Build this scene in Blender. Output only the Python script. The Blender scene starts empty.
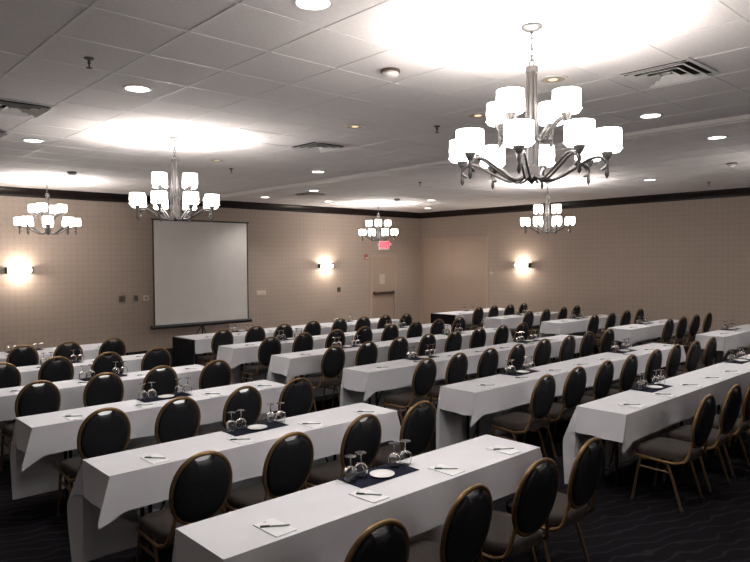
import bpy, bmesh, math, random
from mathutils import Vector, Matrix
PI = math.pi
R = math.radians
random.seed(7)
S = bpy.context.scene
COL = S.collection

# ------------------------------------------------------------------ materials
def mat(name, color, rough=.6, metal=0., **kw):
    m = bpy.data.materials.new(name); m.use_nodes = True
    b = m.node_tree.nodes['Principled BSDF']
    b.inputs['Base Color'].default_value = (*color, 1)
    b.inputs['Roughness'].default_value = rough
    b.inputs['Metallic'].default_value = metal
    for k, v in kw.items(): b.inputs[k].default_value = v
    return m

def nd(m, t, **kw):
    n = m.node_tree.nodes.new(t)
    for k, v in kw.items(): setattr(n, k, v)
    return n

def lk(m, a, b): m.node_tree.links.new(a, b)
def bsdf(m): return m.node_tree.nodes['Principled BSDF']

def noisy(m, c1, c2, scale, detail=3, bump=0., coord='Object', bscale=None):
    tc = nd(m, 'ShaderNodeTexCoord'); n = nd(m, 'ShaderNodeTexNoise')
    n.inputs['Scale'].default_value = scale; n.inputs['Detail'].default_value = detail
    lk(m, tc.outputs[coord], n.inputs['Vector'])
    r = nd(m, 'ShaderNodeValToRGB')
    r.color_ramp.elements[0].position = .3; r.color_ramp.elements[1].position = .7
    r.color_ramp.elements[0].color = (*c1, 1); r.color_ramp.elements[1].color = (*c2, 1)
    lk(m, n.outputs['Fac'], r.inputs['Fac']); lk(m, r.outputs['Color'], bsdf(m).inputs['Base Color'])
    if bump:
        n2 = n
        if bscale:
            n2 = nd(m, 'ShaderNodeTexNoise'); n2.inputs['Scale'].default_value = bscale
            lk(m, tc.outputs[coord], n2.inputs['Vector'])
        bp = nd(m, 'ShaderNodeBump'); bp.inputs['Strength'].default_value = bump; bp.inputs['Distance'].default_value = .004
        lk(m, n2.outputs['Fac'], bp.inputs['Height']); lk(m, bp.outputs['Normal'], bsdf(m).inputs['Normal'])
    return m

def emit(name, color, strength):
    m = mat(name, color, .5)
    b = bsdf(m)
    b.inputs['Emission Color'].default_value = (*color, 1)
    b.inputs['Emission Strength'].default_value = strength
    return m

def math_node(m, op, a, b=None):
    n = nd(m, 'ShaderNodeMath', operation=op)
    for i, v in enumerate((a, b)):
        if v is None: continue
        if isinstance(v, (int, float)): n.inputs[i].default_value = v
        else: lk(m, v, n.inputs[i])
    return n.outputs[0]

def wallpaper(axis):
    m = mat('wallpaper_' + axis, (.4, .3, .23), .75)
    g = nd(m, 'ShaderNodeNewGeometry'); sp = nd(m, 'ShaderNodeSeparateXYZ'); lk(m, g.outputs['Position'], sp.inputs[0])
    def lines(out, pitch, w):
        f = math_node(m, 'FRACT', math_node(m, 'DIVIDE', out, pitch))
        return math_node(m, 'LESS_THAN', f, w)
    h = sp.outputs['X'] if axis == 'x' else sp.outputs['Y']
    a = math_node(m, 'MAXIMUM', lines(h, .115, .3), lines(sp.outputs['Z'], .115, .3))
    b = math_node(m, 'MULTIPLY', lines(h, .23, .18), lines(sp.outputs['Z'], .23, .18))
    n = nd(m, 'ShaderNodeTexNoise'); n.inputs['Scale'].default_value = 22; lk(m, g.outputs['Position'], n.inputs['Vector'])
    f = math_node(m, 'ADD', math_node(m, 'MULTIPLY', a, .20), math_node(m, 'MULTIPLY', b, .22))
    f = math_node(m, 'ADD', f, math_node(m, 'MULTIPLY', n.outputs['Fac'], .25))
    r = nd(m, 'ShaderNodeValToRGB')
    r.color_ramp.elements[0].color = (*WALL_A, 1); r.color_ramp.elements[1].color = (*WALL_B, 1)
    lk(m, f, r.inputs['Fac']); lk(m, r.outputs['Color'], bsdf(m).inputs['Base Color'])
    return m

WALL_A = (.37, .298, .25); WALL_B = (.27, .207, .166)

def carpet():
    m = mat('carpet', (.012, .011, .014), .95)
    tc = nd(m, 'ShaderNodeTexCoord')
    mp = nd(m, 'ShaderNodeMapping'); mp.inputs['Rotation'].default_value = (0, 0, R(20)); lk(m, tc.outputs['Object'], mp.inputs[0])
    w = nd(m, 'ShaderNodeTexWave', wave_type='BANDS', bands_direction='Y')
    w.inputs['Scale'].default_value = 2.6; w.inputs['Distortion'].default_value = 5.5
    w.inputs['Detail'].default_value = 1.0; w.inputs['Detail Scale'].default_value = 1.6
    lk(m, mp.outputs[0], w.inputs['Vector'])
    r = nd(m, 'ShaderNodeValToRGB')
    r.color_ramp.elements[0].position = .87; r.color_ramp.elements[1].position = .97
    r.color_ramp.elements[0].color = (.011, .0095, .012, 1); r.color_ramp.elements[1].color = (.024, .021, .025, 1)
    lk(m, w.outputs['Fac'], r.inputs['Fac'])
    n = nd(m, 'ShaderNodeTexNoise'); n.inputs['Scale'].default_value = 160; lk(m, tc.outputs['Object'], n.inputs['Vector'])
    mx = nd(m, 'ShaderNodeMix', data_type='RGBA', blend_type='MULTIPLY'); mx.inputs[0].default_value = .6
    lk(m, r.outputs['Color'], mx.inputs[6]); lk(m, n.outputs['Color'], mx.inputs[7])
    lk(m, mx.outputs[2], bsdf(m).inputs['Base Color'])
    return m

M = {}
def spec(k, v): bsdf(M[k]).inputs['Specular IOR Level'].default_value = v
M['wall_x'] = wallpaper('x'); M['wall_y'] = wallpaper('y')
M['carpet'] = carpet()
M['tile'] = noisy(mat('ceiling_tile', (.6, .57, .55), .9), (.70, .655, .645), (.77, .725, .71), 40, 4, .15, bscale=220)
M['gridbar'] = mat('grid_metal', (.74, .70, .685), .6)
M['track'] = mat('track_paint', (.72, .68, .66), .45)
M['wood'] = noisy(mat('dark_wood', (.03, .02, .02), .35), (.010, .007, .007), (.018, .012, .012), 8)
M['base'] = mat('base_vinyl', (.015, .012, .012), .5)
M['door'] = mat('door_paint', (.36, .27, .21), .5)
M['doorframe'] = mat('frame_paint', (.40, .30, .235), .5)
M['cloth'] = noisy(mat('white_linen', (.78, .75, .75), .85), (.66, .655, .685), (.71, .705, .735), 3, 3, .25, bscale=14)
M['pleat'] = mat('black_cloth', (.008, .008, .009), .8)
M['napkin'] = noisy(mat('navy_linen', (.012, .014, .03), .85), (.010, .011, .024), (.016, .018, .036), 60)
M['vinyl'] = noisy(mat('charcoal_vinyl', (.008, .008, .010), .5), (.009, .009, .011), (.013, .013, .016), 30, 3, .05, bscale=120)
M['seatfab'] = noisy(mat('taupe_seat', (.075, .06, .05), .8), (.032, .026, .023), (.05, .041, .035), 90)
M['bronze'] = noisy(mat('bronze_frame', (.30, .17, .07), .42, .65), (.16, .092, .038), (.23, .135, .058), 25)
M['bronze_leg'] = mat('bronze_leg', (.15, .09, .048), .45, .65)
M['rubber'] = mat('rubber', (.01, .01, .01), .8)
M['tabletop'] = noisy(mat('brown_laminate', (.10, .06, .035), .5), (.08, .045, .025), (.12, .075, .045), 12)
M['steel_dark'] = mat('dark_steel', (.02, .02, .022), .45, .6)
M['paper'] = mat('paper', (.80, .79, .80), .8)
M['logo'] = mat('green_print', (.22, .30, .24), .8)
M['pen'] = mat('pen_barrel', (.30, .31, .31), .3)
M['pengrip'] = mat('pen_green', (.005, .05, .03), .35)
M['china'] = mat('white_china', (.82, .80, .78), .2)
gl = mat('clear_glass', (1, 1, 1), .02); bsdf(gl).inputs['Transmission Weight'].default_value = 1; bsdf(gl).inputs['IOR'].default_value = 1.46
M['glass'] = gl
M['nickel'] = mat('brushed_nickel', (.06, .053, .05), .45, .5)
M['canopy'] = mat('nickel_glare_offset', (.012, .011, .010), .5)  # canopy and chain metal coloured darker to offset the lamps' glare
M['shade'] = emit('frosted_shade', (1, .97, .94), 12.)
M['whitemetal'] = mat('white_metal', (.70, .67, .65), .5)
M['ventdark'] = mat('vent_dark', (.02, .018, .018), .8)
M['lens'] = emit('can_lens', (1, .95, .88), 6.)
M['gold'] = mat('gold_reflector', (.45, .33, .20), .3, .9)
M['sconce_glass'] = emit('sconce_glass', (1, .95, .86), 14.)
M['black'] = mat('black_plastic', (.012, .012, .012), .5)
M['plate'] = mat('ivory_plate', (.55, .46, .38), .5)
M['brownplate'] = mat('brown_plate', (.10, .07, .055), .5)
M['red'] = mat('red_plastic', (.32, .05, .04), .45)
M['canvas'] = noisy(mat('screen_canvas', (.55, .52, .49), .85), (.53, .50, .475), (.57, .54, .51), 3)
M['signface'] = emit('sign_face', (.9, .30, .33), .35)  # red glow in the face colour stands in for the letters' glare
M['signred'] = emit('sign_letters', (1, .03, .06), 2.4)
M['bar'] = mat('push_bar', (.10, .075, .06), .4, .5)

for k_, v_ in (('carpet', .03), ('seatfab', .15), ('vinyl', .22), ('wood', .2), ('pleat', .05), ('napkin', .1), ('cloth', .2), ('tile', .1), ('base', .2)): spec(k_, v_)

# ------------------------------------------------------------------ mesh building
class MB:
    def __init__(s): s.v = []; s.f = []
    def add(s, v, f):
        o = len(s.v); s.v += [tuple(p) for p in v]; s.f += [tuple(i + o for i in q) for q in f]; return s
    def box(s, x0, x1, y0, y1, z0, z1, rot=None, at=(0, 0, 0)):
        vs = [Vector((x, y, z)) for x in (x0, x1) for y in (y0, y1) for z in (z0, z1)]
        if rot: vs = [rot @ p for p in vs]
        vs = [p + Vector(at) for p in vs]
        return s.add(vs, [(0, 1, 3, 2), (4, 6, 7, 5), (0, 4, 5, 1), (2, 3, 7, 6), (0, 2, 6, 4), (1, 5, 7, 3)])
    def lathe(s, prof, seg=20, at=(0, 0, 0), closed=False):
        v = []; f = []; n = len(prof)
        for r, z in prof:
            for k in range(seg):
                a = 2 * PI * k / seg; v.append((at[0] + r * math.cos(a), at[1] + r * math.sin(a), at[2] + z))
        for i in range(n - 1 if not closed else n):
            j = (i + 1) % n
            for k in range(seg):
                q = (k + 1) % seg; f.append((i * seg + k, i * seg + q, j * seg + q, j * seg + k))
        if not closed:
            if prof[0][0] > 1e-6: f.append(tuple(range(seg))[::-1])
            if prof[-1][0] > 1e-6: f.append(tuple((n - 1) * seg + k for k in range(seg)))
        return s.add(v, f)
    def tube(s, pts, r, seg=8, closed=False, caps=True):
        pts = [Vector(p) for p in pts]; n = len(pts); rs = r if isinstance(r, (list, tuple)) else [r] * n
        v = []; f = []; N = None
        for i in range(n):
            if closed: t = pts[(i + 1) % n] - pts[i - 1]
            else: t = pts[min(i + 1, n - 1)] - pts[max(i - 1, 0)]
            t.normalize()
            if N is None:
                N = t.cross(Vector((0, 0, 1)))
                if N.length < 1e-3: N = t.cross(Vector((0, 1, 0)))
            N = (N - t * N.dot(t)).normalized(); B = t.cross(N)
            for k in range(seg):
                a = 2 * PI * k / seg; v.append(pts[i] + (N * math.cos(a) + B * math.sin(a)) * rs[i])
        for i in range(n if closed else n - 1):
            j = (i + 1) % n
            for k in range(seg):
                q = (k + 1) % seg; f.append((i * seg + k, i * seg + q, j * seg + q, j * seg + k))
        if not closed and caps:
            f.append(tuple(range(seg))[::-1]); f.append(tuple((n - 1) * seg + k for k in range(seg)))
        return s.add(v, f)
    def grid(s, fn, nu, nv):
        v = [fn(i / nu, j / nv) for i in range(nu + 1) for j in range(nv + 1)]
        w = nv + 1
        return s.add(v, [(i * w + j, (i + 1) * w + j, (i + 1) * w + j + 1, i * w + j + 1) for i in range(nu) for j in range(nv)])
    def mesh(s, name, m, smooth=35, bevel=0, merge=False, bseg=2):
        me = bpy.data.meshes.new(name); me.from_pydata(s.v, [], s.f)
        bm = bmesh.new(); bm.from_mesh(me)
        if merge: bmesh.ops.remove_doubles(bm, verts=bm.verts, dist=1e-5)
        if bevel: bmesh.ops.bevel(bm, geom=[e for e in bm.edges if e.calc_face_angle(0) > .6], offset=bevel, segments=bseg, affect='EDGES', profile=.6)
        bmesh.ops.recalc_face_normals(bm, faces=bm.faces)
        bm.to_mesh(me); bm.free()
        me.materials.append(m)
        if smooth:
            me.polygons.foreach_set('use_smooth', [True] * len(me.polygons))
            me.set_sharp_from_angle(angle=R(smooth))
        return me

def spline(pts, n=6, closed=False):
    P = [Vector(p) for p in pts]; out = []; k = len(P)
    for i in range(k if closed else k - 1):
        if closed: a, b, c, d = P[i - 1], P[i], P[(i + 1) % k], P[(i + 2) % k]
        else: a, b, c, d = P[max(i - 1, 0)], P[i], P[i + 1], P[min(i + 2, k - 1)]
        for j in range(n):
            t = j / n
            out.append(.5 * ((2 * b) + (c - a) * t + (2 * a - 5 * b + 4 * c - d) * t * t + (3 * b - a - 3 * c + d) * t ** 3))
    if not closed: out.append(P[-1])
    return out

def link(o, parent=None):
    COL.objects.link(o)
    if parent: o.parent = parent
    return o
def ob(name, me, parent=None, loc=(0, 0, 0), rz=0):
    o = bpy.data.objects.new(name, me); o.location = loc; o.rotation_euler = (0, 0, rz); return link(o, parent)
def tag(o, label, cat, group=None):
    o['label'] = label; o['category'] = cat
    if group: o['group'] = group
    return o
def thing(name, label, cat, loc=(0, 0, 0), rz=0, group=None):
    return tag(ob(name, None, None, loc, rz), label, cat, group)
def struct(name, me, parent=None, loc=(0, 0, 0)):
    o = ob(name, me, parent, loc)
    if not parent: o['kind'] = 'structure'
    return o
def dup(o, parent=None):
    c = o.copy(); COL.objects.link(c)
    if parent: c.parent = parent
    for ch in o.children: dup(ch, c)
    return c

# ------------------------------------------------------------------ camera
CAM_Z = 2.07; FOC = 653.79
RT = Vector((.73379, -.67934, -.00673)); UP = Vector((.02713, .0194, .99944)); FW = Vector((.67883, .73357, -.03267))
cam = bpy.data.cameras.new('camera'); cam.lens = 31.382; cam.sensor_width = 36; cam.clip_end = 100; cam.clip_start = .05
co = bpy.data.objects.new('camera', cam); COL.objects.link(co)
co.matrix_world = Matrix(((RT.x, UP.x, -FW.x, 0), (RT.y, UP.y, -FW.y, 0), (RT.z, UP.z, -FW.z, CAM_Z), (0, 0, 0, 1)))
S.camera = co
def seen(x, y, z, mg=6):                       # whether a place lies inside the photo's view at all
    d = Vector((x, y, z - CAM_Z)); k = d.dot(FW)
    if k < .2: return False
    u = 375 + FOC * d.dot(RT) / k; w = 281 - FOC * d.dot(UP) / k
    return -mg < u < 750 + mg and -mg < w < 562 + mg

# ------------------------------------------------------------------ room shell
X0, X1, Y0, Y1, ZC = -3.4, 14.87, -5.2, 13.97, 3.5
struct('floor', MB().box(X0 - .1, X1 + .1, Y0 - .1, Y1 + .1, -.1, 0).mesh('floor', M['carpet'], 0))
ceil = struct('ceiling', MB().box(X0 - .1, X1 + .1, Y0 - .1, Y1 + .1, ZC, ZC + .1).mesh('ceiling', M['tile'], 0))
g = MB(); GX, GY, TW, TH = 1.365, 3.215, .594, .601; bw = .012
k = math.ceil((X0 - GX) / TW)
while GX + k * TW < X1: x = GX + k * TW; g.box(x - bw, x + bw, Y0, Y1, ZC - .0035, ZC + .001); k += 1
k = math.ceil((Y0 - GY) / TH)
while GY + k * TH < Y1: y = GY + k * TH; g.box(X0, X1, y - bw, y + bw, ZC - .003, ZC + .001); k += 1
struct('grid_bars', g.mesh('grid_bars', M['gridbar'], 0), ceil)
struct('wall_front', MB().box(X0 - .1, X1 + .1, Y1, Y1 + .1, 0, ZC).mesh('wall_front', M['wall_x'], 0))
struct('wall_right', MB().box(X1, X1 + .1, Y0, Y1, 0, ZC).mesh('wall_right', M['wall_y'], 0))
struct('wall_left', MB().box(X0 - .1, X0, Y0, Y1, 0, ZC).mesh('wall_left', M['wall_y'], 0))
struct('wall_back', MB().box(X0, X1, Y0 - .1, Y0, 0, ZC).mesh('wall_back', M['wall_x'], 0))
# crown moulding: stepped dark wood profile (offset from wall, height below the ceiling)
CP = [(0, 0), (.11, 0), (.11, -.03), (.085, -.05), (.045, -.10), (.03, -.125), (.03, -.17), (0, -.17)]
def crown(axis):
    v = []; n = len(CP)
    for e in range(2):
        for o_, z in CP:
            if axis == 'f': v.append(((X0, X1 - o_)[e], Y1 - o_, ZC + z))
            elif axis == 'r': v.append((X1 - o_, (Y0, Y1 - o_)[e], ZC + z))
            elif axis == 'l': v.append((X0 + o_, (Y0 + o_, Y1 - o_)[e], ZC + z))
            else: v.append(((X0 + o_, X1 - o_)[e], Y0 + o_, ZC + z))
    f = [(i, (i + 1) % n, n + (i + 1) % n, n + i) for i in range(n)] + [tuple(range(n)), tuple(range(n, 2 * n))]
    return MB().add(v, f).mesh('crown', M['wood'], 30)
for i, a in enumerate('frlb'): struct('trim_%d' % (i + 1), crown(a))
D1 = (12.81, 13.70, 2.147)      # door in the front wall
D2 = (11.42, 13.9, 2.65)        # double door in the right wall
bb = MB().box(X0, D1[0] - .08, Y1 - .015, Y1, 0, .10).box(D1[1] + .08, X1, Y1 - .015, Y1, 0, .10)
struct('baseboard_front', bb.mesh('baseboard_front', M['base'], 0))
bb = MB().box(X1 - .015, X1, Y0, D2[0] - .07, 0, .10)
struct('baseboard_right', bb.mesh('baseboard_right', M['base'], 0))
# folding-partition track across the ceiling
tr = MB().box(7.23, 7.43, Y0, Y1 - .11, ZC - .045, ZC).box(7.29, 7.37, Y0, Y1 - .11, ZC - .055, ZC - .04)
struct('trim_5', tr.mesh('partition_track', M['track'], 0))

# door 1: single exit door with push bar and posted sheet
d1 = struct('door_1', None)
fr = MB().box(D1[0] - .07, D1[0], Y1 - .03, Y1, 0, D1[2] + .06).box(D1[1], D1[1] + .07, Y1 - .03, Y1, 0, D1[2] + .06).box(D1[0], D1[1], Y1 - .03, Y1, D1[2], D1[2] + .06)
struct('door_frame', fr.mesh('door_frame', M['doorframe'], 0), d1)
struct('door_leaf', MB().box(D1[0] + .006, D1[1] - .006, Y1 - .012, Y1, .01, D1[2] - .006).mesh('door_leaf', M['door'], 0), d1)
pb = MB().box(D1[0] + .03, D1[1] - .05, Y1 - .075, Y1 - .04, 1.06, 1.13).box(D1[0] + .03, D1[0] + .11, Y1 - .08, Y1 - .012, 1.05, 1.14).box(D1[1] - .11, D1[1] - .05, Y1 - .08, Y1 - .012, 1.05, 1.14)
struct('push_bar', pb.mesh('push_bar', M['bar'], 30, .006), d1)
tag(ob('notice_sheet', MB().box(13.10, 13.31, Y1 - .0135, Y1 - .012, 1.36, 1.64).mesh('notice', mat('notice_paper', (.5, .43, .40), .8), 0)),
    'pale paper notice taped to the exit door above its push bar', 'notice')
# door 2: wide pair of flush leaves
d2 = struct('door_2', None)
fr = MB().box(X1 - .03, X1, D2[0] - .06, D2[0], 0, D2[2] + .05).box(X1 - .03, X1, D2[1], Y1 - .002, 0, D2[2] + .05).box(X1 - .03, X1, D2[0], D2[1], D2[2], D2[2] + .05)
struct('door_frame', fr.mesh('door_frame2', M['doorframe'], 0), d2)
md = (D2[0] + D2[1]) / 2
for a, b in ((D2[0] + .006, md - .003), (md + .003, D2[1] - .006)):
    lf = struct('door_leaf', MB().box(X1 - .014, X1, a, b, .01, D2[2] - .006).mesh('door_leaf2', M['door'], 0), d2)

# ------------------------------------------------------------------ wall fixtures
def wall_plate(name, label, cat, x, z, w, h, m, extra=None):
    o = ob(name, MB().box(-w / 2, w / 2, -.012, 0, -h / 2, h / 2).mesh(name, m, 30, .003), None, (x, Y1 + .001, z))
    tag(o, label, cat)
    if extra: extra(o)
    return o
def jack(o): ob('socket', MB().lathe([(.0, 0), (.018, 0), (.018, .008), (.0, .008)], 12).mesh('socket', M['black'], 30), o).matrix_local = Matrix.Translation((0, -.012, 0)) @ Matrix.Rotation(R(90), 4, 'X')
def toggles(o):
    for q in (-.07, 0, .07): ob('toggle', MB().box(q - .007, q + .007, -.022, -.01, -.016, .016).mesh('toggle', M['whitemetal'], 30, .002), o)
wall_plate('wall_jack', 'small dark brown jack plate farthest from the projection screen', 'wall plate', 5.53, 1.265, .12, .12, M['brownplate'], jack)
wall_plate('wall_jack', 'small dark brown jack plate between two others left of the screen', 'wall plate', 5.83, 1.268, .09, .12, M['brownplate'], jack)
wall_plate('outlet_plate', 'small ivory plate on the wall beside the projection screen edge', 'wall plate', 6.06, 1.26, .13, .12, M['plate'], jack)
wall_plate('switch_plate', 'wide ivory switch plate on the wall past the projection screen', 'switch', 9.03, 1.253, .27, .115, M['plate'], toggles)
wall_plate('thermostat', 'small dark thermostat on the wall below the sconce nearest the exit', 'thermostat', 11.56, 1.25, .11, .12, M['black'],
           lambda o: ob('dial', MB().box(-.03, .03, -.018, -.01, -.02, .02).mesh('dial', M['brownplate'], 30, .003), o))
fa = wall_plate('fire_alarm', 'red fire alarm on the wall beside the exit door', 'fire alarm', 12.58, 2.147, .13, .15, M['red'])
ob('strobe', MB().box(-.04, .04, -.03, -.01, -.055, -.005).mesh('strobe', M['plate'], 30, .005), fa)

# exit sign
ex = thing('exit_sign', 'lit exit sign with red letters mounted above the single door', 'sign', (13.27, Y1, 2.49))
ob('housing', MB().box(-.20, .20, -.06, 0, -.14, .14).mesh('exit_housing', M['whitemetal'], 30, .008), ex)
ob('face', MB().box(-.15, .15, -.064, -.058, -.10, .115).mesh('exit_face', M['signface'], 0), ex)
fc = bpy.data.curves.new('exit_text', 'FONT'); fc.body = 'EXIT'; fc.size = .20; fc.align_x = 'CENTER'; fc.align_y = 'CENTER'; fc.extrude = .002
fc.offset = .006
to = bpy.data.objects.new('tmp_text', fc); COL.objects.link(to)
bpy.context.view_layer.update()
tm = bpy.data.meshes.new_from_object(to.evaluated_get(bpy.context.evaluated_depsgraph_get()))
bpy.data.objects.remove(to); tm.materials.clear(); tm.materials.append(M['signred'])
lt = ob('letters', tm, ex); lt.matrix_local = Matrix.Translation((0, -.067, .008)) @ Matrix.Rotation(R(90), 4, 'X')
for s in (-1, 1):
    lm_ = MB().lathe([(0, 0), (.025, 0), (.04, .035), (.04, .05), (.0, .055)], 14).mesh('lamp_head', M['whitemetal'], 40)
    lh = ob('lamp_head', lm_, ex)
    lh.matrix_local = Matrix.Translation((s * .24, -.03, .02)) @ Matrix.Rotation(R(90), 4, 'X')

# sconces
def sconce(loc, rz, label):
    t = thing('wall_sconce', label, 'wall lamp', loc, rz, 'wall sconces')
    ob('back_plate', MB().box(-.20, .20, -.03, 0, -.045, .045).mesh('sc_back', M['black'], 30, .004), t)
    d = MB()
    d.grid(lambda u, v: (-.21 + .42 * u, -.03 - .07 * math.sin(PI * v), -.045 * math.cos(PI * v)), 6, 12)
    ob('diffuser', d.mesh('sc_glass', M['sconce_glass'], 40), t)
    for s in (-1, 1): ob('end_bracket', MB().box(s * .225 - .015, s * .225 + .015, -.105, 0, -.06, .06).mesh('sc_end', M['black'], 30, .004), t)
    r_ = MB().box(-.21, .21, -.102, -.096, .048, .058).box(-.21, .21, -.102, -.096, -.058, -.048)
    ob('rim', r_.mesh('sc_rim', M['black'], 0), t)
    for zz in (.0,):
        l = bpy.data.lights.new('sconce_bulb', 'POINT'); l.energy = SCONCE_W; l.color = (1, .86, .70); l.shadow_soft_size = .05
        ob('sconce_bulb', l, t, (0, -.14, 0))
    return t
SCONCE_W = 26.
sconce((3.53, Y1, 1.91), 0, 'glowing wall sconce on the wall far left of the projection screen')
sconce((11.08, Y1, 1.908), 0, 'glowing wall sconce between the projection screen and exit door')
sconce((X1, 10.2, 1.89), R(-90), 'glowing wall sconce beside the wide double door')

# ------------------------------------------------------------------ projection screen
ps = thing('projection_screen', 'white pull-up projection screen on a black tripod', 'screen', (7.14, 13.40, 0))
a, b, z0, z1 = -1.165, 1.165, .69, 2.945
ob('canvas', MB().box(a, b, -.004, .004, z0, z1).mesh('canvas', M['canvas'], 0), ps)
bd = MB().box(a - .003, a + .028, -.006, -.003, z0, z1).box(b - .028, b + .003, -.006, -.003, z0, z1)
ob('border', bd.mesh('border', M['black'], 0), ps)
ob('top_bar', MB().box(a - .03, b + .03, -.02, .02, z1 - .005, z1 + .03).mesh('top_bar', M['black'], 30, .006), ps)
ca = MB(); ca.tube([(a - .06, 0, z0 - .035), (b + .07, 0, z0 - .035)], .045, 14)
ob('case', ca.mesh('case', M['black'], 40), ps)
ob('pole', MB().tube([(0, .06, .25), (0, .06, z1 + .02)], .016, 10).box(-.03, .03, 0, .08, z0 - .07, z0 + .02).box(-.03, .03, .0, .08, z1 - .02, z1 + .02).mesh('pole', M['steel_dark'], 40), ps)
for k in range(3):
    an = R(270 + 120 * k)
    ob('leg', MB().tube([(.012 * math.cos(an), .06 + .012 * math.sin(an), .62), (.2 * math.cos(an), .06 + .2 * math.sin(an), .32), (.50 * math.cos(an), .06 + .50 * math.sin(an), .012)], .012, 8).mesh('sleg', M['nickel'], 40), ps)

# ------------------------------------------------------------------ ceiling fixtures
def can(x, y, lit, label):
    t = thing('downlight', label, 'ceiling light', (x, y, ZC), 0, 'lit recessed downlights' if lit else 'unlit recessed downlights')
    ob('trim_ring', MB().lathe([(.093, -.0005), (.118, -.0005), (.118, -.006), (.105, -.012), (.093, -.009)], 28, closed=True).mesh('can_ring', M['whitemetal'], 40), t)
    if lit:
        ob('lens', MB().lathe([(0, -.006), (.06, -.009), (.094, -.006), (.094, -.0008), (0, -.0008)], 28).mesh('can_lens', M['lens'], 40), t)
        l = bpy.data.lights.new('downlight_bulb', 'SPOT'); l.energy = CAN_W; l.spot_size = R(125); l.spot_blend = .7; l.color = (1, .96, .92); l.shadow_soft_size = .1
        ob('downlight_bulb', l, t, (0, 0, -.03))
    else:
        ob('reflector', MB().lathe([(.094, -.006), (.075, -.002), (.05, -.0008), (0, -.0008)], 24).mesh('can_refl', M['gold'], 40), t)
        ob('bulb', MB().lathe([(0, -.014), (.03, -.010), (.045, -.002), (.045, -.001)], 16).mesh('can_bulb', M['lens2'], 40), t)
    return t
M['lens2'] = emit('unlit_bulb_glow', (1, .75, .45), .9)  # faint glow put into the bulbs of downlights that are off
CAN_W = 65.
for x, y, l in [(2.251, 2.923, 'bright recessed downlight at the picture top, cut by the photo edge'),
                (2.27, 5.33, 'bright recessed downlight between the sprinkler and the near-left chandelier glow'),
                (2.31, 8.39, 'bright recessed downlight beside the two louvered vents'),
                (6.53, 2.967, 'bright recessed downlight below the square air diffuser, before the partition track'),
                (8.31, 2.973, 'bright recessed downlight just past the partition track'),
                (11.85, 5.39, 'bright recessed downlight close to the crown of the plain wall'),
                (6.54, 8.40, 'bright recessed downlight below the dark square vent, before the track'),
                (8.24, 10.73, 'bright recessed downlight beyond the track beside the far small vent'),
                (8.25, 12.55, 'bright recessed downlight by the crown above the projection screen'),
                (10.04, 12.5, 'bright recessed downlight by the crown between sconce and far chandelier'),
                (11.76, 10.7, 'bright recessed downlight just past the chandelier by the exit'),
                (13.52, 12.42, 'bright recessed downlight nearest the corner of the two walls')]:
    can(x, y, True, l)
for y in (2.95, 5.35, 8.40): can(-1.99, y, True, 'unseen recessed downlight added to light the left table ends')  # out-of-view downlights, added to brighten the left ends of the tables
for x, y, l in [(4.635, 5.307, 'unlit recessed downlight with golden reflector near the smoke detector'),
                (4.705, 8.373, 'unlit recessed downlight beside the chandelier near the screen'),
                (4.624, 2.891, 'unlit recessed downlight directly above the biggest chandelier shades'),
                (5.208, 4.104, 'unlit recessed downlight left of the biggest chandelier')]:
    can(x, y, False, l)

def diffuser(x, y, label, slats=False):
    t = thing('air_vent', label, 'vent', (x, y, ZC), 0, 'ceiling air vents')
    h = .285
    def ring(o, z, i, zi):
        b_ = MB()
        q = [(-1, -1), (1, -1), (1, 1), (-1, 1)]
        v = [(o * a_, o * c_, z) for a_, c_ in q] + [(i * a_, i * c_, zi) for a_, c_ in q]
        v += [(o * a_, o * c_, z - .003) for a_, c_ in q] + [(i * a_, i * c_, zi - .003) for a_, c_ in q]
        f = []
        for k_ in range(4):
            n = (k_ + 1) % 4
            f += [(k_, n, 4 + n, 4 + k_), (8 + k_, 12 + k_, 12 + n, 8 + n), (k_, 8 + k_, 8 + n, n), (4 + k_, 4 + n, 12 + n, 12 + k_)]
        return b_.add(v, f)
    ob('backing', MB().box(-h + .02, h - .02, -h + .02, h - .02, -.003, -.0008).mesh('v_back', M['ventdark'], 0), t)
    ob('frame', ring(h, -.006, h - .035, -.006).mesh('v_frame', M['whitemetal'], 0), t)
    if slats:
        for k_ in range(9):
            yy = -.22 + .055 * k_
            ob('slat', MB().box(-h + .03, h - .03, -.014, .014, -.0015, .0015, Matrix.Rotation(R(38), 3, 'X'), (0, yy, -.016)).mesh('v_slat', M['whitemetal'], 0), t)
    else:
        for o_, i_ in ((.235, .19), (.165, .12), (.095, .05)):
            ob('louver', ring(o_, -.030, i_, -.008).mesh('v_ring', M['whitemetal'], 0), t)
        ob('center_panel', MB().box(-.03, .03, -.03, .03, -.012, -.009).mesh('v_mid', M['whitemetal'], 0), t)
    return t
diffuser(5.12, 2.21, 'square ceiling diffuser with dark nested louvers right of the biggest chandelier')
diffuser(5.09, 6.54, 'dark square ceiling diffuser between the two near chandeliers and the track')
diffuser(8.63, 11.38, 'small far ceiling diffuser beyond the partition track')
diffuser(1.70, 6.70, 'louvered square vent on the ceiling, the larger at the photo edge')
diffuser(1.72, 8.22, 'louvered square vent farther along, mostly cut by the photo edge')

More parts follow.
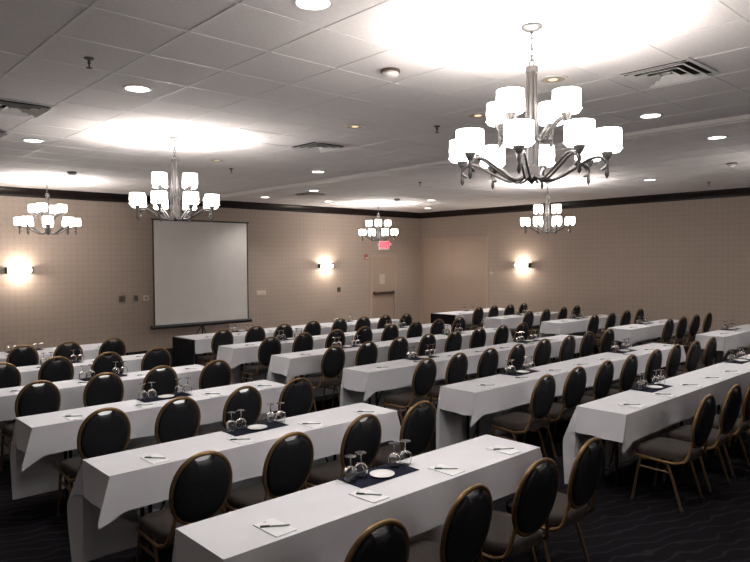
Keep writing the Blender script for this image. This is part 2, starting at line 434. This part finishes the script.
def smoke(x, y, l):
    t = thing('smoke_detector', l, 'smoke detector', (x, y, ZC), 0, 'smoke detectors')
    ob('base', MB().lathe([(0, 0), (.075, 0), (.075, -.018), (0, -.018)], 20).mesh('sd_base', M['brownplate'], 40), t)
    ob('cover', MB().lathe([(.06, -.018), (.066, -.03), (.055, -.05), (.03, -.058), (0, -.058)], 20).mesh('sd_cover', M['whitemetal'], 50), t)
smoke(3.48, 3.575, 'white smoke detector on the ceiling beside the biggest chandelier glow')
smoke(10.77, 3.64, 'smoke detector high near the crown at the photo side')
smoke(3.58, 10.97, 'smoke detector beside the chandelier left of the projection screen')
smoke(10.93, 11.03, 'smoke detector above the far chandelier by the exit sign')
def sprinkler(x, y, l):
    t = thing('sprinkler', l, 'sprinkler', (x, y, ZC), 0, 'ceiling sprinklers')
    ob('escutcheon', MB().lathe([(0, -.0005), (.036, -.0005), (.03, -.010), (.012, -.014), (0, -.014)], 16).mesh('sp_e', M['bar'], 40), t)
    ob('stem', MB().lathe([(.011, -.012), (.011, -.04), (.006, -.045), (.006, -.07)], 10).mesh('sp_s', M['bar'], 40), t)
    ob('deflector', MB().lathe([(0, -.07), (.022, -.068), (.022, -.072), (0, -.074)], 12).mesh('sp_d', M['bar'], 40), t)
sprinkler(1.687, 4.767, 'dark pendant sprinkler on the ceiling before the near-left downlight')
sprinkler(5.301, 4.731, 'dark pendant sprinkler left of the biggest chandelier')
sprinkler(5.30, 9.0, 'dark pendant sprinkler between the left chandelier and the track')
sprinkler(8.873, 8.344, 'dark pendant sprinkler just beyond the partition track')
sprinkler(13.127, 4.833, 'dark pendant sprinkler close to the crown of the plain wall')

# ------------------------------------------------------------------ chandeliers
CH_W = 13.
def arm_mesh(rad, z_hub, z_cup, r0, dip):
    m = MB()
    for off in (-.016, .016):
        p = [(r0, off, z_hub), (rad * .30, off, z_hub - dip), (rad * .55, off, z_hub - dip * .2 + .3 * (z_cup - z_hub)),
             (rad * .78, off, z_cup - .005), (rad * .93, off, z_cup + .0), (rad * 1.0, off * .4, z_cup - .045), (rad * .93, off * .4, z_cup - .075)]
        m.tube(spline(p, 5), .0078, 7)
    m.lathe([(.0, z_cup - .012), (.014, z_cup - .012), (.034, z_cup + .024), (.036, z_cup + .03), (0, z_cup + .03)], 14, (rad, 0, 0))
    m.tube([(rad, 0, z_cup - .01), (rad, 0, z_cup - .075), (rad, 0, z_cup - .105), (rad, 0, z_cup - .125)], [.010, .009, .013, .003], 9)
    return m.mesh('arm', M['nickel'], 45)
def shade_mesh():
    m = MB(); h = .145
    m.lathe([(.022, .012), (.07, .012), (.079, .022), (.084, .075), (.081, h), (.077, h), (.079, .075), (.074, .024), (.022, .018)], 24, closed=True)
    m.lathe([(.0845, .030), (.087, .030), (.087, .034), (.0845, .034)], 24, closed=True)
    return m.mesh('shade', M['shade'], 40)
def chandelier(x, y, phi, label):
    t = thing('chandelier', label, 'chandelier', (x, y, ZC), phi, 'two tier chandeliers')
    ob('canopy', MB().lathe([(0, 0), (.065, 0), (.065, -.012), (.045, -.028), (.012, -.034), (.008, -.05), (0, -.05)], 22).mesh('canopy', M['canopy'], 40), t)
    c = MB(); z = -.045; n = 6
    for k in range(n):
        zz = z - .033 * k
        lp = [((.014 * math.cos(a_)) * (1 if k % 2 else 0), (.014 * math.cos(a_)) * (0 if k % 2 else 1), zz - .018 + .024 * math.sin(a_)) for a_ in [2 * PI * q / 12 for q in range(12)]]
        c.tube(lp, .0035, 6, closed=True)
    ob('chain', c.mesh('chain', M['canopy'], 50), t)
    cm = MB().lathe([(0, -.24), (.012, -.243), (.036, -.25), (.038, -.285), (.028, -.29), (.028, -.60), (.03, -.64), (.024, -.70), (.03, -.85), (.05, -.865), (.05, -.925), (.03, -.945), (.012, -.96), (.0, -.975)], 18)
    for k in range(4):
        a_ = R(45 + 90 * k); q = (math.cos(a_), math.sin(a_))
        cm.tube(spline([(.033 * q[0], .033 * q[1], -.285), (.033 * q[0], .033 * q[1], -.5), (.05 * q[0], .05 * q[1], -.68), (.045 * q[0], .045 * q[1], -.87)], 5), .007, 6)
    ob('column', cm.mesh('column', M['nickel'], 40), t)
    for k in range(8):
        a_ = R(45 * k)
        ob('arm', ARM_LOW, t, (0, 0, 0), a_)
        lamp(t, .44, a_, LOWZ)
    for k in range(4):
        a_ = R(-22.5 + 90 * k)
        ob('arm', ARM_UP, t, (0, 0, 0), a_)
        lamp(t, .235, a_, UPZ)
    return t
LOWZ, UPZ = -.832, -.598      # cup heights below the ceiling
ARM_LOW = arm_mesh(.44, -.912, LOWZ, .03, .035)
ARM_UP = arm_mesh(.235, -.665, UPZ, .03, .05)
SHADE = shade_mesh()
def lamp(t, rad, a_, zc):
    ob('lamp_shade', SHADE, t, (rad * math.cos(a_), rad * math.sin(a_), zc + .018), 0)
    l = bpy.data.lights.get('chandelier_bulb')
    if not l:
        l = bpy.data.lights.new('chandelier_bulb', 'SPOT'); l.energy = CH_W; l.spot_size = R(102); l.spot_blend = .9; l.color = (1, .965, .93); l.shadow_soft_size = .025
    o = ob('chandelier_bulb', l, t, (rad * math.cos(a_), rad * math.sin(a_), zc + .10)); o.rotation_euler = (PI, 0, 0)
def view_phi(x, y, deg):      # arm rotation measured from the sight line
    return math.atan2(-x, y) + R(deg)
chandelier(3.48, 2.325, -math.atan2(3.48, 2.325) - R(9), 'biggest, closest two-tier chandelier with frosted shades and nickel arms')
chandelier(3.48, 7.17, -math.atan2(3.48, 7.17) - R(22.5), 'two-tier chandelier hanging before the projection screen')
chandelier(3.58, 12.25, -math.atan2(3.58, 12.25), 'two-tier chandelier by the wall above the lone sconce')
chandelier(11.42, 12.2, -math.atan2(11.42, 12.2) + R(22.5), 'two-tier chandelier hanging over the exit sign')
chandelier(10.79, 6.86, -math.atan2(10.79, 6.86) - R(22.5), 'two-tier chandelier over the sconce by the wide double door')
chandelier(3.4, -2.5, R(10), 'unseen two-tier chandelier added behind the camera to light the near cloths')  # out of view, added to brighten the camera-facing cloth sides
chandelier(10.9, 2.1, R(10), 'two-tier chandelier beyond the photo edge over the aisle tables')

# ------------------------------------------------------------------ chairs
AP = .948
def back_pt(a_, b_, ang, dy=0):       # point on the tilted oval of the backrest (chair faces +Y, apex over x=0,y=0)
    x = a_ * math.cos(ang); w = b_ * math.sin(ang)
    return x, w
BZ = AP - .22; TILT = .19            # centre height; slope dy/dz of the backrest
def bp(x, w, d=0): return (x, (.22 - w) * TILT + d * .98, BZ + w - d * .0 + d * TILT)
A_, B_ = .188, .216
def oval(k, n, a_=A_, b_=B_):
    t = 2 * PI * k / n; c, s = math.cos(t), math.sin(t); e = 2 / 2.15
    return a_ * math.copysign(abs(c) ** e, c), b_ * math.copysign(abs(s) ** e, s)
ring = MB(); n = 40
ring.tube([bp(*oval(k, n)) for k in range(n)], .0135, 9, closed=True)
for s in (-1, 1):
    p = [bp(s * .148, -.13), bp(s * .16, -.195, .0), (s * .19, .10, BZ - .29), (s * .205, .145, .405), (s * .207, .23, .392), (s * .207, .50, .405)]
    ring.tube(spline(p, 6), .0125, 8)
ring.tube([(-.205, .20, .395), (.205, .20, .395)], .011, 8).tube([(-.205, .48, .403), (.205, .48, .403)], .011, 8)
BACK_FRAME = ring.mesh('back_frame', M['bronze'], 50)
def pad_outline(k, n):
    x, w = oval(k, n, A_ - .012, B_ - .012)
    if abs(x) < .066 and w > 0:        # hand grip: the pad stops short below the top of the frame
        w = min(w, B_ - .012 - .036 * (1 - (x / .066) ** 4))
    return x, w
def pad_mesh():
    m = MB(); n = 96; v = []; f = []
    rings = [(1, .0), (1, .012), (.97, .022), (.88, .030), (.6, .035), (.25, .037)]
    both = [(r_, -d) for r_, d in rings[::-1]] + rings[1:]
    for r_, d in both:
        for k in range(n):
            x, w = pad_outline(k, n); v.append(bp(x * r_, w * r_, d))
    L_ = len(both)
    for i in range(L_ - 1):
        for k in range(n): f.append((i * n + k, i * n + (k + 1) % n, (i + 1) * n + (k + 1) % n, (i + 1) * n + k))
    f.append(tuple(range(n))); f.append(tuple((L_ - 1) * n + k for k in range(n)))
    return m.add(v, f).mesh('backrest', M['vinyl'], 60)
BACKREST = pad_mesh()
def seat_mesh():
    m = MB(); prof = []
    n = 44; v = []; f = []
    lay = [(.0, .90, .408), (.0, .985, .412), (0, 1.0, .425), (0, 1.0, .455), (0, .98, .474), (0, .90, .488), (0, .6, .494), (0, .25, .496)]
    for _, r_, z in lay:
        for k in range(n):
            t = 2 * PI * k / n; c, s = math.cos(t), math.sin(t)
            x = math.copysign(abs(c) ** .42, c); y = math.copysign(abs(s) ** .42, s)
            wd = .205 + .010 * y
            v.append((x * wd * r_, .315 + y * .225 * r_, z - (.012 * max(0, y) ** 3 if z > .44 else 0)))
    L_ = len(lay)
    for i in range(L_ - 1):
        for k in range(n): f.append((i * n + k, i * n + (k + 1) % n, (i + 1) * n + (k + 1) % n, (i + 1) * n + k))
    f.append(tuple(range(n))); f.append(tuple((L_ - 1) * n + k for k in range(n)))
    return m.add(v, f).mesh('seat', M['seatfab'], 60)
SEAT = seat_mesh()
def leg_mesh(s, front):
    if front: p = [(s * .2, .34, .388), (s * .203, .44, .386), (s * .206, .475, .36), (s * .212, .535, .02)]
    else: p = [(s * .2, .34, .386), (s * .203, .27, .380), (s * .206, .232, .35), (s * .212, .125, .02)]
    return MB().tube(spline(p, 6), .0115, 8).mesh('chair_leg', M['bronze_leg'], 50)
def foot_mesh(s, front):
    y = .5385 if front else .119
    return MB().lathe([(.010, .028), (.0145, .026), (.0145, 0.0), (0, 0)], 10, (s * .2125, y, 0)).mesh('foot_cap', M['rubber'], 40)
LEGS = [(leg_mesh(s, fr_), foot_mesh(s, fr_)) for s in (-1, 1) for fr_ in (True, False)]
RAIL = {s: MB().tube([(s * .2075, .475, .318), (s * .2075, .222, .312)], .009, 7).mesh('side_rail', M['bronze_leg'], 50) for s in (-1, 1)}

def make_chair():
    t = ob('banquet_chair', None)
    ob('seat', SEAT, t); ob('backrest', BACKREST, t); ob('back_frame', BACK_FRAME, t)
    for l, c in LEGS:
        lo = ob('leg', l, t); ob('foot_cap', c, lo)
    for s in (-1, 1): ob('side_rail', RAIL[s], t)
    return t
CHAIRS = {('L', 6): [(1.87, 9.61), (2.48, 9.62), (3.05, 9.59), (3.67, 9.59)],
('L', 5): [(1.87, 8.12), (2.47, 8.18), (3.05, 8.13), (3.66, 8.09)],
('L', 4): [(1.84, 6.63), (2.45, 6.63), (3.05, 6.64), (3.67, 6.57)],
('L', 3): [(1.86, 5.02), (2.45, 4.99), (3.08, 5.02), (3.66, 5.01)],
('L', 2): [(1.86, 3.44), (2.48, 3.43), (3.15, 3.47), (3.76, 3.48)],
('L', 1): [(1.91, 1.985), (2.54, 1.99), (3.15, 1.995), (3.73, 2.01)],
('M', 6): [(5.40, 9.45), (6.08, 9.54), (6.63, 9.50), (7.33, 9.58), (7.98, 9.58), (8.57, 9.57), (9.12, 9.52), (9.66, 9.46)],
('M', 5): [(5.37, 8.03), (6.04, 8.12), (6.67, 8.10), (7.30, 8.13), (7.87, 8.07), (8.55, 8.13), (9.14, 8.11), (9.76, 8.12)],
('M', 4): [(5.40, 6.59), (5.98, 6.58), (6.66, 6.65), (7.26, 6.64), (7.80, 6.58), (8.46, 6.62), (9.05, 6.59), (9.68, 6.62)],
('M', 3): [(5.43, 4.99), (6.02, 5.01), (6.61, 5.00), (7.20, 4.99), (7.89, 5.04), (8.48, 5.00), (9.16, 5.07), (9.69, 5.02)],
('M', 2): [(5.48, 3.45), (6.11, 3.48), (6.70, 3.47), (7.30, 3.48), (7.95, 3.48), (8.58, 3.50), (9.10, 3.46), (9.71, 3.47)],
('M', 1): [(5.59, 2.01), (6.20, 2.01), (6.81, 2.03), (7.42, 2.0), (8.05, 2.02), (8.66, 2.02), (9.27, 2.02), (9.88, 2.02)],
('F', 6): [(12.12, 9.51), (12.75, 9.54), (13.35, 9.51), (13.96, 9.53)],
('F', 5): [(11.90, 7.98), (12.64, 8.03), (13.43, 8.08), (14.03, 8.09)],
('F', 4): [(11.97, 6.51), (12.63, 6.49), (13.38, 6.54), (14.03, 6.55)],
('F', 3): [(12.02, 5.06), (12.72, 5.10), (13.31, 5.09), (13.93, 5.08)],
('F', 2): [(12.0, 3.47), (12.62, 3.47), (13.25, 3.48), (13.86, 3.47)]}
ORD = ['first', 'second', 'third', 'fourth', 'fifth', 'sixth', 'seventh', 'eighth']
ROWS = {6: 'front row', 5: 'second row', 4: 'third row', 3: 'fourth row', 2: 'fifth row', 1: 'rear row'}
ROWS = {k: v if k in (1, 6) else v + ' from screen' for k, v in ROWS.items()}
BLK = {'L': 'left block', 'M': 'middle block', 'F': 'right block'}
proto = None
for (b, r), l in CHAIRS.items():
    for i, (x, y) in enumerate(l):
        if not any(seen(x + dx, y + dy, z, 3) for dx in (-.2, 0, .2) for dy in (0, .3, .5) for z in (.1, .48, .72, .95)): continue
        o = proto = make_chair() if proto is None else proto
        if 'label' in o: o = dup(proto)
        q = 1 if r < 3 else .4; o.location = (x - .025 * q, y + .022 * q, 0); o.rotation_euler.z = R(random.uniform(-2.5, 2.5))
        tag(o, 'dark oval-back chair, %s from left, %s, %s' % (ORD[i], ROWS[r], BLK[b]), 'chair', 'banquet chairs along the tables')

# ------------------------------------------------------------------ tables, cloths and settings
TZ = .765
def make_table(L, W):
    NL = .26 if W < .5 else .34          # the leg frame stands back from the seats
    t = ob('folding_table', None)
    ob('tabletop', MB().box(0, L, 0, W, TZ - .028, TZ - .006).mesh('tabletop', M['tabletop'], 30, .004), t)
    lm = MB().tube([(0, 0, TZ - .03), (0, 0, .012)], .0145, 10).mesh('table_leg', M['steel_dark'], 40)
    for x in (.36, L - .36):
        for y in (NL, W - .05): ob('leg', lm, t, (x, y, 0))
        ob('crossbar', MB().tube([(x, NL, .14), (x, W - .05, .14)], .010, 8).mesh('crossbar', M['steel_dark'], 40), t)
        s = 1 if x < L / 2 else -1
        ob('brace', MB().tube([(x, W - .10, .14), (x + s * .05, W - .10, .20), (x + s * .30, W - .10, TZ - .03)], .008, 7).mesh('brace', M['steel_dark'], 40), t)
    return t
def make_cloth(L, W, endL, endR, rng, bulge=.2, earR=True, dn=.235, de=.235, df=.70):
    m = MB(); o = .010
    x0, x1, y0, y1 = (-o if endL else 0), (L + o if endR else L), -o, W + o
    ph = [rng.uniform(0, 6.28) for _ in range(6)]
    def rip(s, t, amp, k): return amp * t * (abs(math.sin(PI * s)) ** .5) * (math.sin(k * s * 6.28 + ph[0]) + .6 * math.sin(2.3 * k * s * 6.28 + ph[1]) + .5 * math.sin(.5 * k * s * 6.28 + ph[2]))
    lip = .045
    def low(u):                                 # the hem hangs lower towards a free corner
        e = 0
        if endL: e += math.exp(-(u * L / .05) ** 2)
        if endR and earR: e += math.exp(-((1 - u) * L / .05) ** 2)
        return lip * e
    def sag(x, y): return .0008 * math.sin(5 * x + ph[3]) * math.sin(9 * y + ph[4])
    m.grid(lambda u, v: (x0 + (x1 - x0) * u, y0 + (y1 - y0) * v, sag(u, v) if 0 < u < 1 and 0 < v < 1 else 0), 72, 12)
    m.grid(lambda u, v: (x0 + (x1 - x0) * u, y0 - .012 * v - abs(rip(u, v, .006, 3)), -(dn + low(u)) * v + rip(u, v, .004, 2)), 72, 12)
    m.grid(lambda u, v: (x0 + (x1 - x0) * u, y1 + .02 * v + .01 * v + rip(u, v, .011, 5), -df * v), 72, 20)
    for end, x, s in ((endL, x0, -1), (endR, x1, 1)):
        if not end: continue
        m.grid(lambda u, v: (x + s * (.012 * v * math.sin(PI * u) + abs(rip(u, v, .006, 1))), y0 + (y1 - y0) * u, -de * v + rip(u, v, .006, 1)), 12, 12)
        def corner(cy, sy, d, a_, b_, back):
            def fn(u, v):
                uu, vv = u * de, v * d
                q = min(uu, vv) if sy < 0 else uu * vv / max(1e-9, (uu ** 4 + vv ** 4) ** .25); z = -(uu + vv - 2 * q) - q * b_
                k_ = q * a_ * (1 - back * max(0, vv - uu) / d) if vv > uu else q * a_
                yk = k_ * (.14 if sy < 0 else .8)
                if vv > uu: yk += (.012 if sy < 0 else .03) * ((vv - uu) / d)       # joins the side panel's outward lean
                return (x + s * k_, cy + sy * yk, max(z, -df))
            return fn
        full = s < 0 or earR                      # chairs stand against some right-hand corners and keep the fold up
        m.grid(corner(y0, -1, dn + (lip if full else 0), .38 + rng.uniform(-.07, .07), (1.15 if full else 1.0) + (rng.uniform(-.06, .06) if full else 0), 0), 12, 12)
        m.grid(corner(y1, 1, df, bulge + rng.uniform(-.05, .05), 1.0, .55), 12, 20)
    return m.mesh('cloth', M['cloth'], 26, merge=True)
def make_skirt(L, W):
    m = MB()
    def fn(u, v):
        y = -.015 + (W + .03) * u
        return (-.016 - .010 * (1 + math.sin(u * 60)) * (.3 + .7 * v), y, -.012 - .735 * v)
    m.grid(fn, 60, 6)
    m.grid(lambda u, v: (-.016 + .30 * u, W + .060 + .008 * math.sin(u * 40), -.012 - .735 * v), 20, 4)
    return m.mesh('skirt', M['pleat'], 50, merge=True)
PAD = [(.345, .013), (.965, .013), (1.625, .013), (2.22, .013)]
PADM = MB().box(-.06, .06, 0, .20, 0, .005).mesh('notepad', M['paper'], 30)
LOGO = MB().box(-.008, .008, .180, .187, .005, .0054).mesh('logo', M['logo'], 0)
pa = MB().tube([(-.07, 0, .0045), (.066, 0, .0045), (.073, 0, .0045)], [.0042, .0042, .0015], 8).mesh('barrel', M['pen'], 40)
pg = MB().tube([(-.073, 0, .0048), (-.025, 0, .0048)], .0048, 8).mesh('grip', M['pengrip'], 40)
pc = MB().box(-.068, -.03, -.001, .001, .0094, .0104).mesh('clip', M['nickel'], 0)
NAP = MB()
for dz in (.0022, .0004):
    NAP.grid(lambda u, v: (-.24 + .48 * u, *((-.10 + .26 * v, dz + .0004 + (.0004 * math.sin(9 * u) * math.sin(7 * v) if v < .8 else 0)) if v < .87 else (.142 + dz, dz + .0004 - .03 * (v - .87) / .13))), 12, 15)
NAPM = NAP.mesh('napkin', M['napkin'], 40)
PLATE = MB().lathe([(0, 0), (.043, 0), (.048, .003), (.074, .012), (.076, .0135), (.073, .0145), (.048, .007), (.0, .006)], 28).mesh('plate', M['china'], 40)
BOWL = MB().lathe([(.032, 0), (.0385, .02), (.042, .045), (.038, .068), (.024, .084), (.008, .091), (0, .092), (0, .085), (.007, .084), (.021, .078), (.035, .066), (.039, .045), (.0355, .02), (.0295, 0)], 20, closed=True).mesh('bowl', M['glass'], 60)
STEM = MB().tube([(0, 0, .0905), (0, 0, .10), (0, 0, .125), (0, 0, .143)], [.0065, .0042, .0036, .006], 10).mesh('stem', M['glass'], 60)
FOOT = MB().lathe([(0, .142), (.006, .1425), (.02, .1455), (.034, .148), (.034, .150), (0, .151)], 20).mesh('foot', M['glass'], 60)
GL = [(-.20, .05, 'outer left'), (-.11, .06, 'inner left'), (.162, .062, 'inner right'), (.25, .05, 'outer right')]
GL = [(a_, b_, c_) for a_, b_, c_ in GL]

TAB = []      # block, row, half, x0, near edge y, width, has left end, has right end
RY = {1: 2.53, 2: 4.0, 3: 5.60, 4: 7.11, 5: 8.52, 6: 9.93}
XL = {1: 1.43, 2: 1.49, 3: 1.49, 4: 1.47, 5: 1.46, 6: 1.46}
XM = {1: 5.21, 2: 5.03, 3: 5.05, 4: 5.05, 5: 5.03, 6: 5.12}
XF = {2: 11.48, 3: 11.48, 4: 11.68, 5: 11.62, 6: 11.75}
DY = {('M', 1): .03, ('F', 2): -.04, ('F', 3): -.05, ('M', 3): -.03, ('F', 5): 0, ('F', 6): 0}
for r in range(1, 7):
    W = .70 if r == 6 else .44
    TAB.append(('L', r, '', XL[r], RY[r], W, True, True))
    y = RY[r] + DY.get(('M', r), 0)
    TAB.append(('M', r, 'left half', XM[r], y, W, r != 6, False)); TAB.append(('M', r, 'right half', XM[r] + 2.444, y, W, False, True))
    if r in XF: TAB.append(('F', r, '', XF[r], RY[r] + DY.get(('F', r), 0), W, r != 6, True))
LT = 2.44
tabs = {}
for b, r, half, x, y, W, eL, eR in TAB:
    if not any(seen(x + LT * k / 8, y + W * j, z, 2) for k in range(9) for j in (0, 1) for z in (TZ, .3)): continue
    rng = random.Random(hash((r, x)) & 1023)
    short = where = BLK[b] + (' ' + half if half else '') + ', ' + ROWS[r]
    if (W,) not in tabs: t = tabs[(W,)] = make_table(LT, W)
    else: t = dup(tabs[(W,)])
    t.location = (x, y, 0); tag(t, 'narrow folding table under cloth, %s' % where, 'table', 'long narrow folding tables')
    tag(ob('tablecloth', make_cloth(LT, W, eL, eR, rng, .42 if (b, r) in (('L', 2), ('M', 1)) else .18, b == 'L'), None, (x, y, TZ)), 'white linen cloth draped over the table, %s' % where, 'tablecloth', 'white tablecloths')
    if r == 6 and not eL or (r == 6 and b == 'L' and seen(x, y, TZ)):
        if half != 'right half':
            tag(ob('table_skirt', make_skirt(LT, W), None, (x - .012, y, TZ)), 'black pleated skirt on the end of the front-row %s table' % BLK[b], 'table skirt', 'black table skirts')
    # writing pads and pens
    for i, (px, py) in enumerate(PAD):
        jx, jy, jr = rng.uniform(-.02, .02), rng.uniform(0, .008), R(rng.uniform(-3, 3))
        if seen(x + px, y + py + .1, TZ, 0):
            n_ = ob('notepad', PADM, None, (x + px + jx, y + py + jy, TZ + .0012), jr)
            tag(n_, 'white notepad, %s from left, %s' % (ORD[i], short), 'notepad', 'notepads on the tables'); ob('printed_mark', LOGO, n_)
            p_ = thing('ballpoint_pen', 'dark green pen on %s notepad from left, %s' % (ORD[i], short), 'pen', (x + px + jx, y + py + jy + .1, TZ + .0066), R(-43 + rng.uniform(-10, 10)), 'pens on the notepads')
            ob('barrel', pa, p_); ob('grip', pg, p_); ob('clip', pc, p_)
    # centre setting: navy cloth, plate and four upturned goblets
    cx, cy = x + 1.25, y + .33 + (W - .44)
    if not seen(cx, cy, TZ, 10): continue
    tag(ob('navy_napkin', NAPM, None, (cx, cy, TZ + .0008)), 'dark navy cloth under glasses at mid table, %s' % short, 'napkin', 'navy table napkins')
    tag(ob('side_plate', PLATE, None, (cx + rng.uniform(-.004, .004), cy - .02, TZ + .004)), 'small white plate on the navy cloth, %s' % short, 'plate', 'side plates')
    for gx, gy, gn in GL:
        if 'left' == gn[-4:] and 'outer' in gn or gn == 'inner right': px_, py_ = rng.uniform(-.008, .008), rng.uniform(-.012, .002)
        gx += px_; gy += py_
        q = thing('water_goblet', 'upturned clear goblet, %s on navy cloth, %s' % (gn, short), 'glass', (cx + gx, cy + gy - .005, TZ + .004), 0, 'upturned water goblets')
        ob('bowl', BOWL, q); ob('stem', STEM, q); ob('foot', FOOT, q)

# ------------------------------------------------------------------ world and colour management
w = bpy.data.worlds.new('world'); S.world = w; w.use_nodes = True
w.node_tree.nodes['Background'].inputs[0].default_value = (.0, .0, .0, 1)
S.view_settings.view_transform = 'Standard'; S.view_settings.look = 'None'
S.view_settings.gamma = 1; S.view_settings.use_curve_mapping = False
S.view_settings.exposure = 0.55
S.cycles.use_denoising = True
S.cycles.max_bounces = 8; S.cycles.diffuse_bounces = 4; S.cycles.transmission_bounces = 8
S.cycles.sample_clamp_indirect = 6
S.cycles.caustics_reflective = False; S.cycles.caustics_refractive = False
